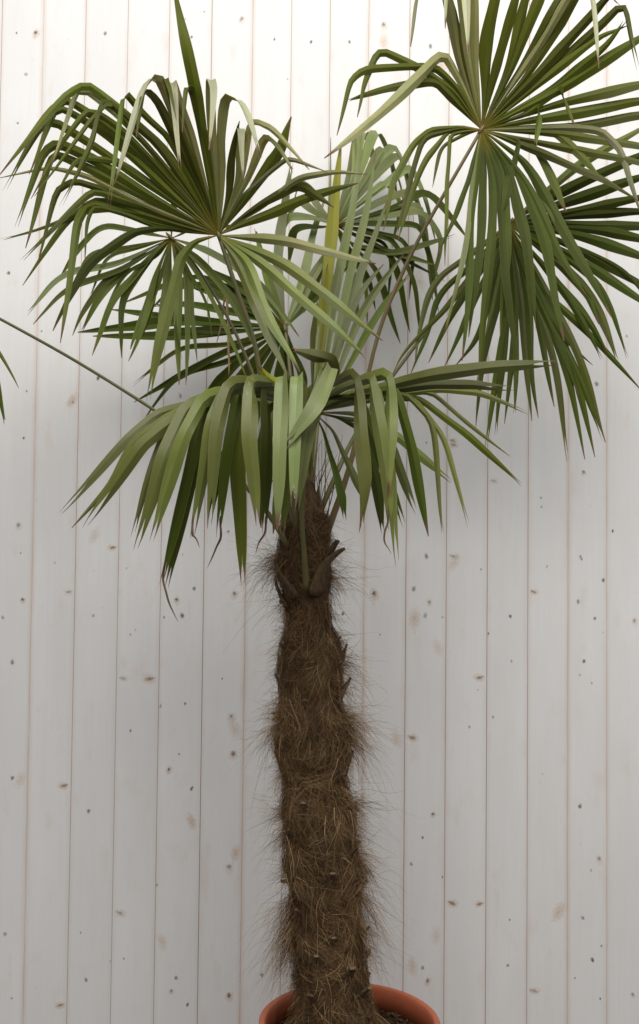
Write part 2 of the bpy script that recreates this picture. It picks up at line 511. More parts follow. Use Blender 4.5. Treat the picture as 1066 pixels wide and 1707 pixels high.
for ent in KN.replace('\n', '|').split('|'):
    a_, b_, t = ent.split()
    p = P(float(a_), float(b_), WALL_Y)
    for (x0, x1, yo, po) in planks:
        if x0 <= p.x <= x1:
            break
    s = kn_size[t] * 0.00158 * random.uniform(0.85, 1.15)
    V, F, UVs, MI = [], [], [], []
    def addd(d, mi):
        o_ = len(V)
        V.extend(d[0]); UVs.extend(d[2])
        F.extend([tuple(i + o_ for i in f) for f in d[1]])
        MI.extend([mi] * len(d[1]))
    ang = random.uniform(-0.5, 0.5)
    px_ = p.x
    if t in 'Ddk' :
        rx = s if t != 'k' else s
        px_ = min(max(px_, x0 + rx * 0.9), x1 - rx * 0.9)
    if t in 'Dd':
        addd(disc(px_, p.z, yo - 0.0004, s * random.uniform(.8, 1.1) * 1.25, s * random.uniform(1.0, 1.6) * 1.25, ang), 0)
    elif t in 'Kk':
        px_ = min(max(px_, x0 + s), x1 - s)
        addd(disc(px_ + s * .05, p.z - s * .15, yo - 0.0004, s, s * random.uniform(1.1, 1.6), ang), 1)
        addd(disc(px_, p.z + s * .1, yo - 0.0007, s * .48, s * random.uniform(.45, .7), ang), 0)
    elif t in 'sS':
        left = abs(p.x - x0) < abs(p.x - x1)
        px_ = (x0 + s * 1.0) if left else (x1 - s * 1.0)
        addd(disc(px_, p.z, yo - 0.0004, s * 1.05, s * 0.75, ang * .5), 1)
        addd(disc(px_ + (-.15 if left else .15) * s, p.z + s * .05, yo - 0.0007, s * .8, s * .30, (-.5 if left else .3) * random.uniform(.2, 1)), 2)
    else:
        px_ = min(max(px_, x0 + s * .8), x1 - s * .8)
        addd(disc(px_, p.z, yo - 0.0004, s * .8, s * 1.5, ang), 1)
    mesh_obj('knot', V, F, [M_KDARK, M_KHALO, M_KBROWN], po, uvs=UVs, midx=MI, smooth=False)

# ------------------------------------------------------------------ pot and soil
rim_c = P(583, 1701, -0.005)
PR = 0.200                                  # outer radius of the rim
RZ = rim_c.z
pot = empty('plant_pot', (rim_c.x, rim_c.y, 0), 'round terracotta coloured plastic pot holding the palm', 'pot')
def lathe(prof, n=72, close=True):
    V, F = [], []
    for (r, z) in prof:
        for k in range(n):
            t = 2 * math.pi * k / n
            V.append((rim_c.x + r * math.cos(t), rim_c.y + r * math.sin(t), z))
    m = len(prof)
    for i in range(m - 1 if not close else m):
        j = (i + 1) % m
        for k in range(n):
            F.append((i * n + k, i * n + (k + 1) % n, j * n + (k + 1) % n, j * n + k))
    return V, F
SOIL_Z = RZ - 0.050
V, F = lathe([(0.140, 0.002), (0.180, RZ - 0.052), (0.172, RZ - 0.052), (0.132, 0.010)], close=True)
mesh_obj('body', V, F, M_POT, pot)
# floor of the pot
V, F = lathe([(0.131, 0.011), (0.131, 0.016)], close=False)
V2 = V + [(rim_c.x, rim_c.y, 0.016)]
nn = 72
F2 = F + [(nn + k, nn + (k + 1) % nn, len(V)) for k in range(nn)]
mesh_obj('base', V2, F2, M_POT, pot)
V, F = lathe([(0.1815, RZ - 0.055), (0.190, RZ - 0.052), (0.1985, RZ - 0.006), (0.1990, RZ - 0.0015), (0.196, RZ), (0.1885, RZ), (0.1855, RZ - 0.0025),
              (0.1835, RZ - 0.012), (0.1735, RZ - 0.055)], close=True)
mesh_obj('rim', V, F, M_POT, pot)

def tz(px, py):
    return P(px, py, 0.0)
# soil surface
V, F = [], []
NR, NA = 16, 64
for i in range(NR + 1):
    r = 0.1765 * i / NR
    for k in range(NA):
        t = 2 * math.pi * k / NA
        x, y = rim_c.x + r * math.cos(t), rim_c.y + r * math.sin(t)
        z = SOIL_Z + 0.016 * mnoise.noise(Vector((x * 30, y * 30, 0))) + 0.008 * mnoise.noise(Vector((x * 90, y * 90, 3)))
        V.append((x, y, z))
for i in range(NR):
    for k in range(NA):
        F.append((i * NA + k, i * NA + (k + 1) % NA, (i + 1) * NA + (k + 1) % NA, (i + 1) * NA + k))
# crumbs and bark bits joined on top
nS = len(F)
for q in range(900):
    t, r = random.uniform(0, 2 * math.pi), 0.172 * math.sqrt(random.random())
    c = Vector((rim_c.x + r * math.cos(t), rim_c.y + r * math.sin(t), SOIL_Z + random.uniform(-0.002, 0.010)))
    s = random.uniform(0.0015, 0.006)
    R = Matrix.Rotation(random.uniform(0, 6.28), 3, 'Z') @ Matrix.Rotation(random.uniform(-.6, .6), 3, 'X')
    dims = Vector((s * random.uniform(.8, 3.0), s, s * random.uniform(.4, .9)))
    o_ = len(V)
    for sx, sy, sz in ((1, 0, 0), (-1, 0, 0), (0, 1, 0), (0, -1, 0), (0, 0, 1), (0, 0, -1)):
        V.append(c + R @ Vector((sx * dims.x * random.uniform(.7, 1.2), sy * dims.y * random.uniform(.7, 1.2), sz * dims.z)))
    for f in ((0, 2, 4), (2, 1, 4), (1, 3, 4), (3, 0, 4), (2, 0, 5), (1, 2, 5), (3, 1, 5), (0, 3, 5)):
        F.append(tuple(o_ + i for i in f))
MI = [0] * nS + [0 if (q % 3) else 1 for q in range(900) for _ in range(8)]
soil = mesh_obj('soil', V, F, [M_SOIL, M_CHIP], None, midx=MI, smooth=False)
soil['kind'] = 'stuff'
soil['label'] = 'dark brown potting soil with bark bits inside the terracotta pot'
soil['category'] = 'soil'

# ------------------------------------------------------------------ palm
base_pt = P(557, 1690, 0.0)
palm = empty('palm_tree', (base_pt.x, 0, SOIL_Z), 'tall fan palm with hairy brown trunk and drooping green fronds in terracotta pot', 'palm tree')

TR = [(800, 513, 9), (830, 512, 19), (870, 510, 36), (915, 507, 40), (955, 507, 41), (982, 511, 36), (1000, 513, 33), (1042, 515, 32), (1062, 517, 40), (1090, 518, 46), (1130, 519, 48),
      (1165, 519, 46), (1200, 521, 55), (1255, 522, 56), (1285, 525, 48), (1320, 527, 49), (1350, 530, 56), (1400, 534, 53), (1450, 538, 58), (1500, 541, 52), (1545, 545, 52), (1600, 551, 55), (1680, 558, 58), (1760, 562, 62)]
tr_py = np.array([t[0] for t in TR], float)
tr_pts = [tz(t[1], t[0]) for t in TR]
tr_z = np.array([p.z for p in tr_pts]); tr_x = np.array([p.x for p in tr_pts]); tr_r = np.array([t[2] * 1.07 * 2.25 / FPX for t in TR])
def trunk_at(z):
    return (np.interp(z, tr_z[::-1], tr_x[::-1]), np.interp(z, tr_z[::-1], tr_r[::-1]))
Z0, Z1 = SOIL_Z - 0.02, tr_z[0]
def py2z(py):
    return float(np.interp(py, tr_py, tr_z))

def lump(ph, z):
    c, q = math.cos(ph), math.sin(ph)
    return 1 + 0.17 * mnoise.noise(Vector((c * 1.7, q * 1.7, z * 13))) + 0.15 * mnoise.noise(Vector((c * 3.6, q * 3.6, z * 30 + 5)))
V, F = [], []
NZ, NA = 190, 48
for i in range(NZ + 1):
    z = Z0 + (Z1 - Z0) * i / NZ
    cx, r = trunk_at(z)
    for k in range(NA):
        t = 2 * math.pi * k / NA
        d = lump(t, z) + 0.05 * mnoise.noise(Vector((math.cos(t) * 8, math.sin(t) * 8, z * 70)))
        V.append((cx + r * 0.93 * d * math.cos(t), r * 0.93 * d * math.sin(t), z))
for i in range(NZ):
    for k in range(NA):
        F.append((i * NA + k, i * NA + (k + 1) % NA, (i + 1) * NA + (k + 1) % NA, (i + 1) * NA + k))
F.append(tuple(NZ * NA + k for k in range(NA)))
trunk = mesh_obj('trunk', V, F, M_BARK, palm)

# old leaf bases: (photo y, angle in degrees from the side facing the camera, + to the right; length, width, up tilt)
def stub(py, deg, length, width, tilt, cutpale):
    z = py2z(py)
    cx, r = trunk_at(z)
    t = math.radians(deg - 90)
    rad = Vector((math.cos(t), math.sin(t), 0))
    r *= max(lump(t, z), 1.0)
    length *= 1.25
    base = Vector((cx, 0, z)) + rad * r * 0.80
    T = (rad * math.cos(tilt) + Vector((0, 0, math.sin(tilt)))).normalized()
    S = Vector((0, 0, 1)).cross(rad).normalized()
    U = S.cross(T) * -1
    L = length + r * 0.2
    V, F = [], []
    rows = 5
    for i in range(rows):
        f = i / (rows - 1)
        wd = width * (1 - 0.55 * f)
        th = width * (0.34 - 0.12 * f)
        c = base + T * L * f - Vector((0, 0, 1)) * 0.004 * f * f
        for k in range(8):
            an = 2 * math.pi * k / 8
            V.append(c + S * math.cos(an) * wd * random.uniform(.9, 1.1) + U * (math.sin(an) * th - 0.25 * th * math.cos(an) ** 2))
    for i in range(rows - 1):
        for k in range(8):
            F.append((i * 8 + k, i * 8 + (k + 1) % 8, (i + 1) * 8 + (k + 1) % 8, (i + 1) * 8 + k))
    F.append(tuple(range((rows - 1) * 8, rows * 8)))
    MI = [0] * (len(F) - 1) + [1 if cutpale else 0]
    mesh_obj('leaf_base', V, F, [M_STUB, M_CUT], trunk, midx=MI, smooth=False)
STUBS = [(1208, -85, .018, .014, .9, 0), (1468, -80, .012, .013, .25, 1),
         (1468, 80, .010, .013, .3, 0), (1563, 83, .020, .012, .9, 0), (1345, -20, .022, .014, .9, 1), (1455, 12, .025, .014, .8, 1),
         (1612, 25, .028, .017, .9, 1), (1592, -18, .026, .014, .9, 1), (1560, 8, .022, .014, .9, 1), (1180, -10, .018, .015, 1.1, 0), (1120, 55, .022, .014, .9, 0),
         (1090, -60, .02, .012, .9, 0), (1300, 45, .02, .015, .9, 0), (1390, -50, .02, .014, .8, 0), (1420, 55, .022, .013, .8, 0), (1520, -45, .022, .013, .8, 0),
         (1650, 50, .030, .018, .8, 1), (1655, -30, .024, .016, .9, 0), (1225, 40, .018, .014, 1.0, 0), (1080, 70, .02, .01, 1.0, 0), (1360, 70, .02, .013, .9, 0),
         (962, -72, .030, .020, 1.15, 0), (985, -88, .014, .016, -1.0, 0), (940, 62, .045, .020, 1.0, 0), (935, -40, .02, .018, 1.3, 0)]
for s in STUBS:
    stub(*s)
def boot(pp, wds, Y):
    path, _ = resample(fillet([P(x, y, Y + dy) for x, y, dy in pp], .45, 4), 9)
    rr = list(np.interp(np.linspace(0, 1, 9), np.linspace(0, 1, len(wds)), [w_ * .00134 * .5 for w_ in wds]))
    v_, f_ = tube_data(path, rr, 8, .45)
    v_ = [v + Vector((random.uniform(-1, 1), random.uniform(-1, 1), random.uniform(-1, 1))) * .0012 for v in v_]
    mesh_obj('leaf_base', v_, f_, M_STUB, trunk)
boot([(528, 990, -.01), (538, 948, -.02), (553, 927, -.015), (575, 914, -.005)], [44, 36, 17, 6], -.03)
boot([(492, 995, -.02), (475, 968, -.03), (464, 952, -.025), (459, 939, -.01)], [34, 24, 14, 9], -.025)
boot([(480, 1012, -.01), (467, 992, -.01), (461, 974, -.005), (459, 960, 0)], [16, 14, 11, 8], -.02)
boot([(488, 945, -.01), (482, 925, -.015), (474, 905, -.02)], [26, 18, 8], -.02)
boot([(572, 1290, 0), (580, 1270, .0), (589, 1252, .0)], [30, 20, 10], .0)
boot([(478, 1300, 0), (469, 1275, .0), (459, 1252, .0)], [26, 18, 9], .0)
boot([(590, 1625, -.01), (603, 1604, -.01), (617, 1584, -.01)], [32, 24, 15], -.01)
boot([(566, 1112, 0), (573, 1090, 0), (579, 1074, 0)], [26, 15, 8], .0)
boot([(562, 1172, -.01), (574, 1148, -.01), (585, 1130, -.01)], [30, 20, 11], -.01)
boot([(482, 1168, -.01), (471, 1145, -.01), (459, 1124, -.01)], [28, 17, 8], -.01)
for q in range(14):
    stub(random.uniform(1090, 1660), random.uniform(110, 250), .02, .014, .8, 0)

# fibre strands
strV, strF, strT = [], [], []
def strand(pts, wd, tone):
    """flat tapering ribbon through numpy points (n,3)"""
    n = len(pts)
    t = np.gradient(pts, axis=0)
    t /= (np.linalg.norm(t, axis=1, keepdims=True) + 1e-9)
    rv = rng.normal(size=3)
    s = np.cross(t, rv)
    s /= (np.linalg.norm(s, axis=1, keepdims=True) + 1e-9)
    ww = (wd * 0.5 * (1 - 0.75 * np.linspace(0, 1, n) ** 2))[:, None]
    o_ = len(strV)
    for i in range(n):
        strV.append(tuple(pts[i] - s[i] * ww[i])); strV.append(tuple(pts[i] + s[i] * ww[i]))
        strT.append(tone); strT.append(tone)
    for i in range(n - 1):
        b_ = o_ + 2 * i
        strF.append((b_, b_ + 1, b_ + 3, b_ + 2))

def tone_pick():
    r = rng.random()
    if r < 0.07:
        return rng.uniform(.85, 1.0)
    return float(np.clip(rng.normal(.42, .2), 0, .85))

# woven mat hugging the trunk, combed in patches
zlo, zhi = SOIL_Z, py2z(850)
for q in range(21000):
    z = rng.uniform(zlo, zhi); ph = rng.uniform(0, 2 * math.pi)
    c_, s_ = math.cos(ph), math.sin(ph)
    cx, r = trunk_at(z)
    L = rng.uniform(.022, .07)
    fl = mnoise.noise(Vector((c_ * 1.5 + 7, s_ * 1.5, z * 11)))
    ang = -math.pi / 2 + 2.4 * fl + rng.normal(0, .42)          # mostly hanging, swept sideways in patches
    n = 6
    s = np.linspace(0, 1, n) * L
    dz = s * math.sin(ang) + rng.normal(0, 5) * s * s
    dp = (s * math.cos(ang) + rng.normal(0, 5) * s * s) / r
    lift = rng.uniform(.0, .007) + rng.uniform(0, .22) * s * (rng.random() < .35)
    lm = lump(ph, z)
    lm2 = lump(ph + dp[-1], z + dz[-1])
    zz = z + dz
    cxs = np.interp(zz, tr_z[::-1], tr_x[::-1]); rs = np.interp(zz, tr_z[::-1], tr_r[::-1]) * np.linspace(lm, lm2, n) * .96 + lift
    pts = np.stack([cxs + rs * np.cos(ph + dp), rs * np.sin(ph + dp), zz], 1)
    patch = 0.5 + 0.95 * mnoise.noise(Vector((c_ * 2.4, s_ * 2.4 + 9, z * 24)))  # darker patches in the strand tone stand in for shaded hollows
    strand(pts, rng.uniform(.0004, .0010), float(np.clip(rng.normal(.44, .15) * (.26 + 1.2 * patch) + (.35 if rng.random() < .03 else 0), 0, 1)))

def tuft(py, deg, count, L0, up, side, spread=.35, droop=1.0, tone0=None):
    z0 = py2z(py)
    t0 = math.radians(deg - 90)
    for q in range(count):
        z = z0 + rng.normal(0, .012); t = t0 + rng.normal(0, .20)
        cx, r = trunk_at(z)
        rad = np.array([math.cos(t), math.sin(t), 0]); tan = np.array([-math.sin(t), math.cos(t), 0])
        d = rad * rng.uniform(.4, 1.0) + tan * (side + rng.normal(0, spread)) + np.array([0, 0, up + rng.normal(0, spread)])
        d /= np.linalg.norm(d)
        L = L0 * rng.uniform(.45, 1.15)
        n = 11
        s = np.linspace(0, 1, n)[:, None]
        cur = rng.normal(0, .42, 3)
        k1, k2 = rng.normal(0, .09, 3), rng.normal(0, .05, 3)
        p0 = np.array([cx, 0, z]) + rad * r * .92 * lump(t, z)
        pts = p0 + d * L * s + (np.array([0, 0, -droop * rng.uniform(.3, 1.1)]) + cur) * L * s * s + L * (k1 * np.sin(s * 5) * s + k2 * np.sin(s * 11 + t) * s)
        strand(pts, rng.uniform(.00036, .00085), tone_pick() if tone0 is None else float(np.clip(rng.normal(tone0, .12), 0, 1)))
# wisps that stand out at the sides, as seen on the trunk
for (py, dg, cnt, L, up, sd, dr) in [
    (935, -78, 70, .075, .45, 0, 1.2), (950, -60, 40, .06, .3, 0, 1.0), (925, 80, 26, .075, .1, 0, .6), (960, 85, 40, .06, .2, 0, 1.2), (1000, -85, 16, .06, .2, 0, 1.2),
    (1040, -80, 26, .04, .6, 0, .2), (1075, 82, 34, .04, .5, 0, .8), (1085, -80, 30, .035, .5, 0, .8), (1110, 85, 60, .065, .35, 0, 1.1), (1150, 80, 36, .055, .2, 0, 1.2),
    (1185, -82, 36, .055, .35, 0, .8), (1195, 84, 80, .075, .20, 0, .9), (1215, 78, 70, .07, .0, 0, 1.2), (1215, -88, 40, .055, .0, 0, 1.4), (1235, 86, 40, .06, .0, 0, 1.6),
    (1290, -84, 30, .04, .1, 0, 1.2), (1345, 82, 70, .06, .45, 0, .9), (1360, -84, 60, .055, .35, 0, .9), (1375, 85, 40, .05, .2, 0, 1.3), (1390, -86, 50, .045, .1, 0, 1.4),
    (1420, 84, 60, .05, .3, 0, .9), (1440, 86, 50, .06, .0, 0, 1.5), (1455, -84, 40, .04, .2, 0, 1.0), (1490, 84, 60, .065, -.1, 0, 1.6), (1500, -85, 70, .06, -.3, 0, 1.6),
    (1530, 84, 60, .065, -.2, 0, 1.3), (1530, -85, 70, .075, -.6, 0, 1.3), (1560, -83, 50, .06, -.5, 0, 1.3), (1580, 80, 36, .045, .1, 0, 1.3), (1630, -80, 30, .04, -.2, 0, 1.2)]:
    tuft(py, dg, int(cnt * 2.6), L * 1.12, up, sd, .17, dr)
    tuft(py + 6, dg, int(cnt * .9), L * .6, up, sd, .4, dr)
for q in range(300):
    py = rng.uniform(870, 1690)
    tuft(py, rng.uniform(-180, 180), 34, rng.uniform(.02, .05), rng.normal(.15, .35), rng.normal(0, .9), .25, rng.uniform(.4, 1.4), tone0=float(np.clip(rng.normal(.42, .17), .1, .8)))
# pale straws running down the sheath
for q in range(40):
    py = rng.uniform(985, 1620); dg = rng.uniform(-75, 75); z = py2z(py)
    L = rng.uniform(.04, .09); s = np.linspace(0, 1, 8)
    zz = z - s * L
    ph = math.radians(dg - 90) + rng.normal(0, .2) * s + .03 * np.sin(s * 6 + q)
    cxs = np.interp(zz, tr_z[::-1], tr_x[::-1]); rs = np.interp(zz, tr_z[::-1], tr_r[::-1]) + .012
    strand(np.stack([cxs + rs * np.cos(ph), rs * np.sin(ph), zz], 1), .0011, rng.uniform(.7, .95))
# skirt of fibres over the soil
for q in range(700):
    t = rng.uniform(0, 2 * math.pi); cx, r = trunk_at(SOIL_Z)
    s = np.linspace(0, 1, 7)
    R_ = r * .9 + s * rng.uniform(.02, .07)
    zz = SOIL_Z + .06 * rng.uniform(.2, 1) * (1 - s) ** 1.5 + .012 * np.sin(s * 3) + .006
    th = t + rng.normal(0, .7) * s
    strand(np.stack([cx + R_ * np.cos(th), R_ * np.sin(th), zz], 1), rng.uniform(.0007, .0015), tone_pick() * .9)
fib = mesh_obj('trunk_fibre', strV, strF, M_FIBRE, trunk, smooth=False, attrs={'tone': strT})
fib['kind'] = 'stuff'

# ------------------------------------------------------------------ fronds
OUT = Vector((0, 1, 0.1))
def leaflet(frond, pts, wmax, spacing, nhint, mat, vee=0.52, twist=0.0, frac=0.34, bifid=True, turn=0.08, tap=.42, splitp=.3):
    path = fillet(pts, frac, 5)
    path, L = resample(path, 30)
    # slight natural waver
    ph = random.uniform(0, 6.28)
    T = (path[1] - path[0]).normalized()
    S = T.cross(nhint)
    if S.length < 1e-3:
        S = T.cross(Vector((0.3, -1, 0.2)))
    S.normalize()
    V, UVs, UN, F = [], [], [], []
    n = len(path)
    wa1, wa2 = random.uniform(.001, .005), random.uniform(.001, .004)
    wf1, wf2 = random.uniform(3, 8), random.uniform(5, 14)
    split = random.uniform(.87, .97) if random.random() < splitp else 2.0
    lag = random.uniform(0, .012)
    tw = twist
    for i, p in enumerate(path):
        s = i / (n - 1)
        T2 = (path[min(i + 1, n - 1)] - path[max(i - 1, 0)]).normalized()
        S = (S - T2 * S.dot(T2)).normalized()
        Sv = T2.cross(OUT)                      # leaflets turn their flat side outwards, to the open front
        if Sv.length > 1e-3 and turn > 0:
            Sv.normalize()
            S = S.lerp(Sv if S.dot(Sv) > 0 else -Sv, turn).normalized()
        ang = tw * max(0, s - .3) / .7 + 0.10 * math.sin(ph + s * 7)
        Sr = S * math.cos(ang) + T2.cross(S) * math.sin(ang)
        U = Sr.cross(T2)
        r = s * L
        shape = 1 - max(0, (s - tap) / (1 - tap)) ** 1.9 * .93
        wd = min(r * spacing * 1.12 + 0.0018, wmax * shape * (1 + .07 * math.sin(ph * 3 + s * wf2 * 1.7)))
        hw = wd * 0.5
        v = vee * (1.35 - .85 * s)
        ca, sa = 1 / math.sqrt(1 + v * v), v / math.sqrt(1 + v * v)
        p = p + (Sr * wa1 * math.sin(ph + s * wf1) + U * wa2 * math.sin(ph * 2 + s * wf2)) * min(1, s * 2.5)
        Lp = p - Sr * hw * ca + U * hw * sa
        Rp = p + Sr * hw * ca + U * hw * sa
        Cp = p.copy()
        C1, C2 = Cp, Cp
        if bifid and s > split:                 # split tip
            g_ = min(1, (s - split) / (1 - split))
            C1 = Cp.lerp(Lp, .85 * g_) - Sr * .0022 * g_
            C2 = Cp.lerp(Rp, .85 * g_) + Sr * .0022 * g_
            Lp = Lp - Sr * .0022 * g_
            Rp = Rp + Sr * .0022 * g_ - T2 * lag * g_
            C2 = C2 - T2 * lag * g_
        V += [Lp, C1, C2, Rp, Lp - U * 0.0009, C1 - U * 0.0015, C2 - U * 0.0015, Rp - U * 0.0009]
        UVs += [(0, s), (.5, s), (.5, s), (1, s)] * 2
        UN += [0, 0, 0, 0, 1, 1, 1, 1]
    for i in range(n - 1):
        a_ = i * 8
        b_ = a_ + 8
        F += [(a_, a_ + 1, b_ + 1, b_), (a_ + 2, a_ + 3, b_ + 3, b_ + 2),
              (a_ + 5, a_ + 4, b_ + 4, b_ + 5), (a_ + 7, a_ + 6, b_ + 6, b_ + 7)]
    return mesh_obj('leaflet', V, F, mat, frond, uvs=UVs, attrs={'under': UN})

def parse(txt):
    """each leaflet: px,py[,dY] ... after the hub; optional w<width px>, m<material key>, t<twist>"""
    out = []
    for line in txt.replace('\n', ';').split(';'):
        tk = line.split()
        if not tk:
            continue
        e = {'p': [], 'w': None, 'm': None, 't': None}
        for k in tk:
            if k[0] == 'w': e['w'] = float(k[1:])
            elif k[0] == 'm': e['m'] = k[1:]
            elif k[0] == 't': e['t'] = float(k[1:])
            else:
                v = [float(x) for x in k.split(',')]
                e['p'].append(v)
        out.append(e)
    return out
MATS = {'W': M_PALEST, 'L': M_LEAF, 'D': M_DARK, 'P': M_PALE, 'Y': M_YOUNG, 'S': M_STRAW}

def frond(hub, Yh, stalk, stalk_mat, stalk_r, grads, nhint, txt, mat, wpx=20, hang=-0.025, spacing=None, frac=0.34, label=None, straight=1, turn=0.08, wk=1.12, tap=.5, splitp=.3):
    """hub photo position at depth Yh; grads = (left, right, up, down) metres of depth per photo pixel away from the hub"""
    H = P(hub[0], hub[1], Yh)
    path = [P(*q) for q in stalk] + [H]
    path, _ = resample(fillet(path, .45, 6), 26)
    rad = [stalk_r * (1.55 - 1.0 * min(1, i / 8) * .55 - .32 * i / 25) for i in range(26)]
    Vv, Ff = tube_data(path, rad, 8, .7)
    # hub swelling
    dirn = (path[-1] - path[-3]).normalized()
    p2 = [H - dirn * .012, H, H + dirn * .010, H + dirn * .018]
    v2, f2 = tube_data(p2, [stalk_r * .8, stalk_r * 1.0, stalk_r * .7, stalk_r * .2], 8, .7)
    o_ = len(Vv)
    Vv = Vv + v2
    Ff = Ff + [tuple(i + o_ for i in f) for f in f2]
    fr = mesh_obj('frond', Vv, Ff, stalk_mat, palm)
    if label:
        fr['label'] = label
    ents = parse(txt)
    # angular spacing of neighbours in the fan
    angs = [math.atan2(e['p'][0][1] - hub[1], e['p'][0][0] - hub[0]) for e in ents]
    order = sorted(angs)
    for e, an in zip(ents, angs):
        if spacing is None:
            ds = sorted(abs((an - b + math.pi) % (2 * math.pi) - math.pi) for b in angs)[1:4]
            sp = min(max(sum(ds[:2]) / 2, .085), .21)
        else:
            sp = spacing
        pts = [H.copy()]
        prevY = Yh
        for k, q in enumerate(e['p']):
            if k <= straight and k < len(e['p']) - (1 if len(e['p']) > 1 else 0):
                dx, dy = q[0] - hub[0], q[1] - hub[1]
                Y = Yh + (grads[0] * -dx if dx < 0 else grads[1] * dx) + (grads[2] * -dy if dy < 0 else grads[3] * dy)
            else:
                Y = prevY + hang * random.uniform(.6, 1.4)
            if len(q) > 2:
                Y = q[2]
            Y += random.uniform(-.006, .006)
            Y = min(Y, WALL_Y - 0.03)
            prevY = Y
            pts.append(P(q[0], q[1], Y))
        scale = (prevY - CAM.y) / FPX
        wpx_ = e['w'] or wpx * random.uniform(.85, 1.12)
        leaflet(fr, pts, wpx_ * scale * wk, sp, nhint, MATS[e['m']] if e['m'] else mat, twist=e['t'] if e['t'] is not None else random.uniform(-.35, .35), frac=frac, turn=turn, tap=tap, splitp=splitp)
    return fr

CROWN = (510, 880, 0.0)

# back fan against the wall, seen from its upper side
frond((560, 376), 0.17, [(512, 890, .02), (530, 700, .05), (548, 520, .12)], M_STEM, .0065, (.0002, .0003, .0006, .0003), Vector((0, -.7, .7)), '''
590,300 602,232 612,214 632,300 mP; 602,296 626,212 652,262 661,330 w15; 606,302 640,240 668,300 676,352 w14
612,305 655,238 682,300 690,372 w15 mP; 616,312 664,252 690,305 706,350 w14 mP; 628,318 682,275 708,330 726,402 w14
640,334 690,318 704,400 735,470 w12; 650,350 700,340 712,400 722,500 w11; 650,362 705,352 737,402 716,500 w10
640,374 700,374 720,440 730,520 w10 mD; 660,346 712,316 778,398 w20 mD; 585,290 590,240 596,215 w14 mP
520,350 500,335 474,380 w14; 522,364 482,360 456,420 w14; 526,380 490,384 480,440 w14 mD; 530,345 520,320 498,300 488,340 w12
596,420 624,450 644,492 667,573 w11 mD; 606,402 650,424 668,470 686,554 w11 mD; 592,414 660,424 760,392 w11 mL
586,408 640,416 727,443 w11 mL; 600,440 615,470 627,516 w9 mD; 575,420 590,480 600,540 w14 mP; 545,420 530,470 505,520 w14
616,390 655,400 690,470 702,560 w9 mD; 600,395 640,405 652,440 649,510 w6 mD; 605,385 668,395 692,430 680,500 w7 mD; 590,430 610,470 612,540 w7 mL; 612,400 690,440 740,470 w6 mD; 610,330 640,300 671,340 650,420 w9''',
      M_PALE, 15, hang=.03, frac=.3, wk=1.25)

# mid back fan, leaflets to the left
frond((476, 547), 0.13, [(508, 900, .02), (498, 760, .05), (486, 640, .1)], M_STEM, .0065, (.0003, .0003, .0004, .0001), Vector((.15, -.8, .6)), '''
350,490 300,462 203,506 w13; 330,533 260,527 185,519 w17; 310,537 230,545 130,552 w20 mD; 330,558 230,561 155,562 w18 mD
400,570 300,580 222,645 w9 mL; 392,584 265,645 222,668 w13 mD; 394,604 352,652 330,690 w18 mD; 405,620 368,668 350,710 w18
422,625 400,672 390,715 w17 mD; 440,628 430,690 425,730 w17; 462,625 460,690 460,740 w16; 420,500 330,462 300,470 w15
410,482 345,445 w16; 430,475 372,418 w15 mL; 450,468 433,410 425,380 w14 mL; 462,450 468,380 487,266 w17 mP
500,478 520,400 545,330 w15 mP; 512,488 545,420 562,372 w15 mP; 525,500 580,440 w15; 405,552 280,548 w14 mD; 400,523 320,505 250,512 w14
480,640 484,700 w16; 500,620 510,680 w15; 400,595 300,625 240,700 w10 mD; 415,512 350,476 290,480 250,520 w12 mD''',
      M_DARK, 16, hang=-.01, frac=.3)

# half opened young leaf in the middle
frond((520, 720), 0.05, [(512, 890, .0), (515, 800, .02)], M_STEMG, .007, (0, .0001, .00012, 0), Vector((0, -1, .1)), '''
532,600 548,450 572,238 w25 mY; 545,600 562,470 592,330 601,206 w15 mP; 530,600 542,430 553,228 w7 mP; 555,600 582,470 612,360 626,250 w15 mP
560,600 590,480 628,390 650,330 w16 mP; 570,610 615,500 672,420 w16 mP; 575,620 625,530 690,450 w14 mL; 528,610 535,520 548,440 w14 mY
540,610 552,520 570,420 585,340 w16 mP; 522,620 524,560 530,500 w14 mL; 550,610 600,490 640,440 w14 mP''',
      M_PALE, 16, hang=.0, spacing=.06, frac=.4)

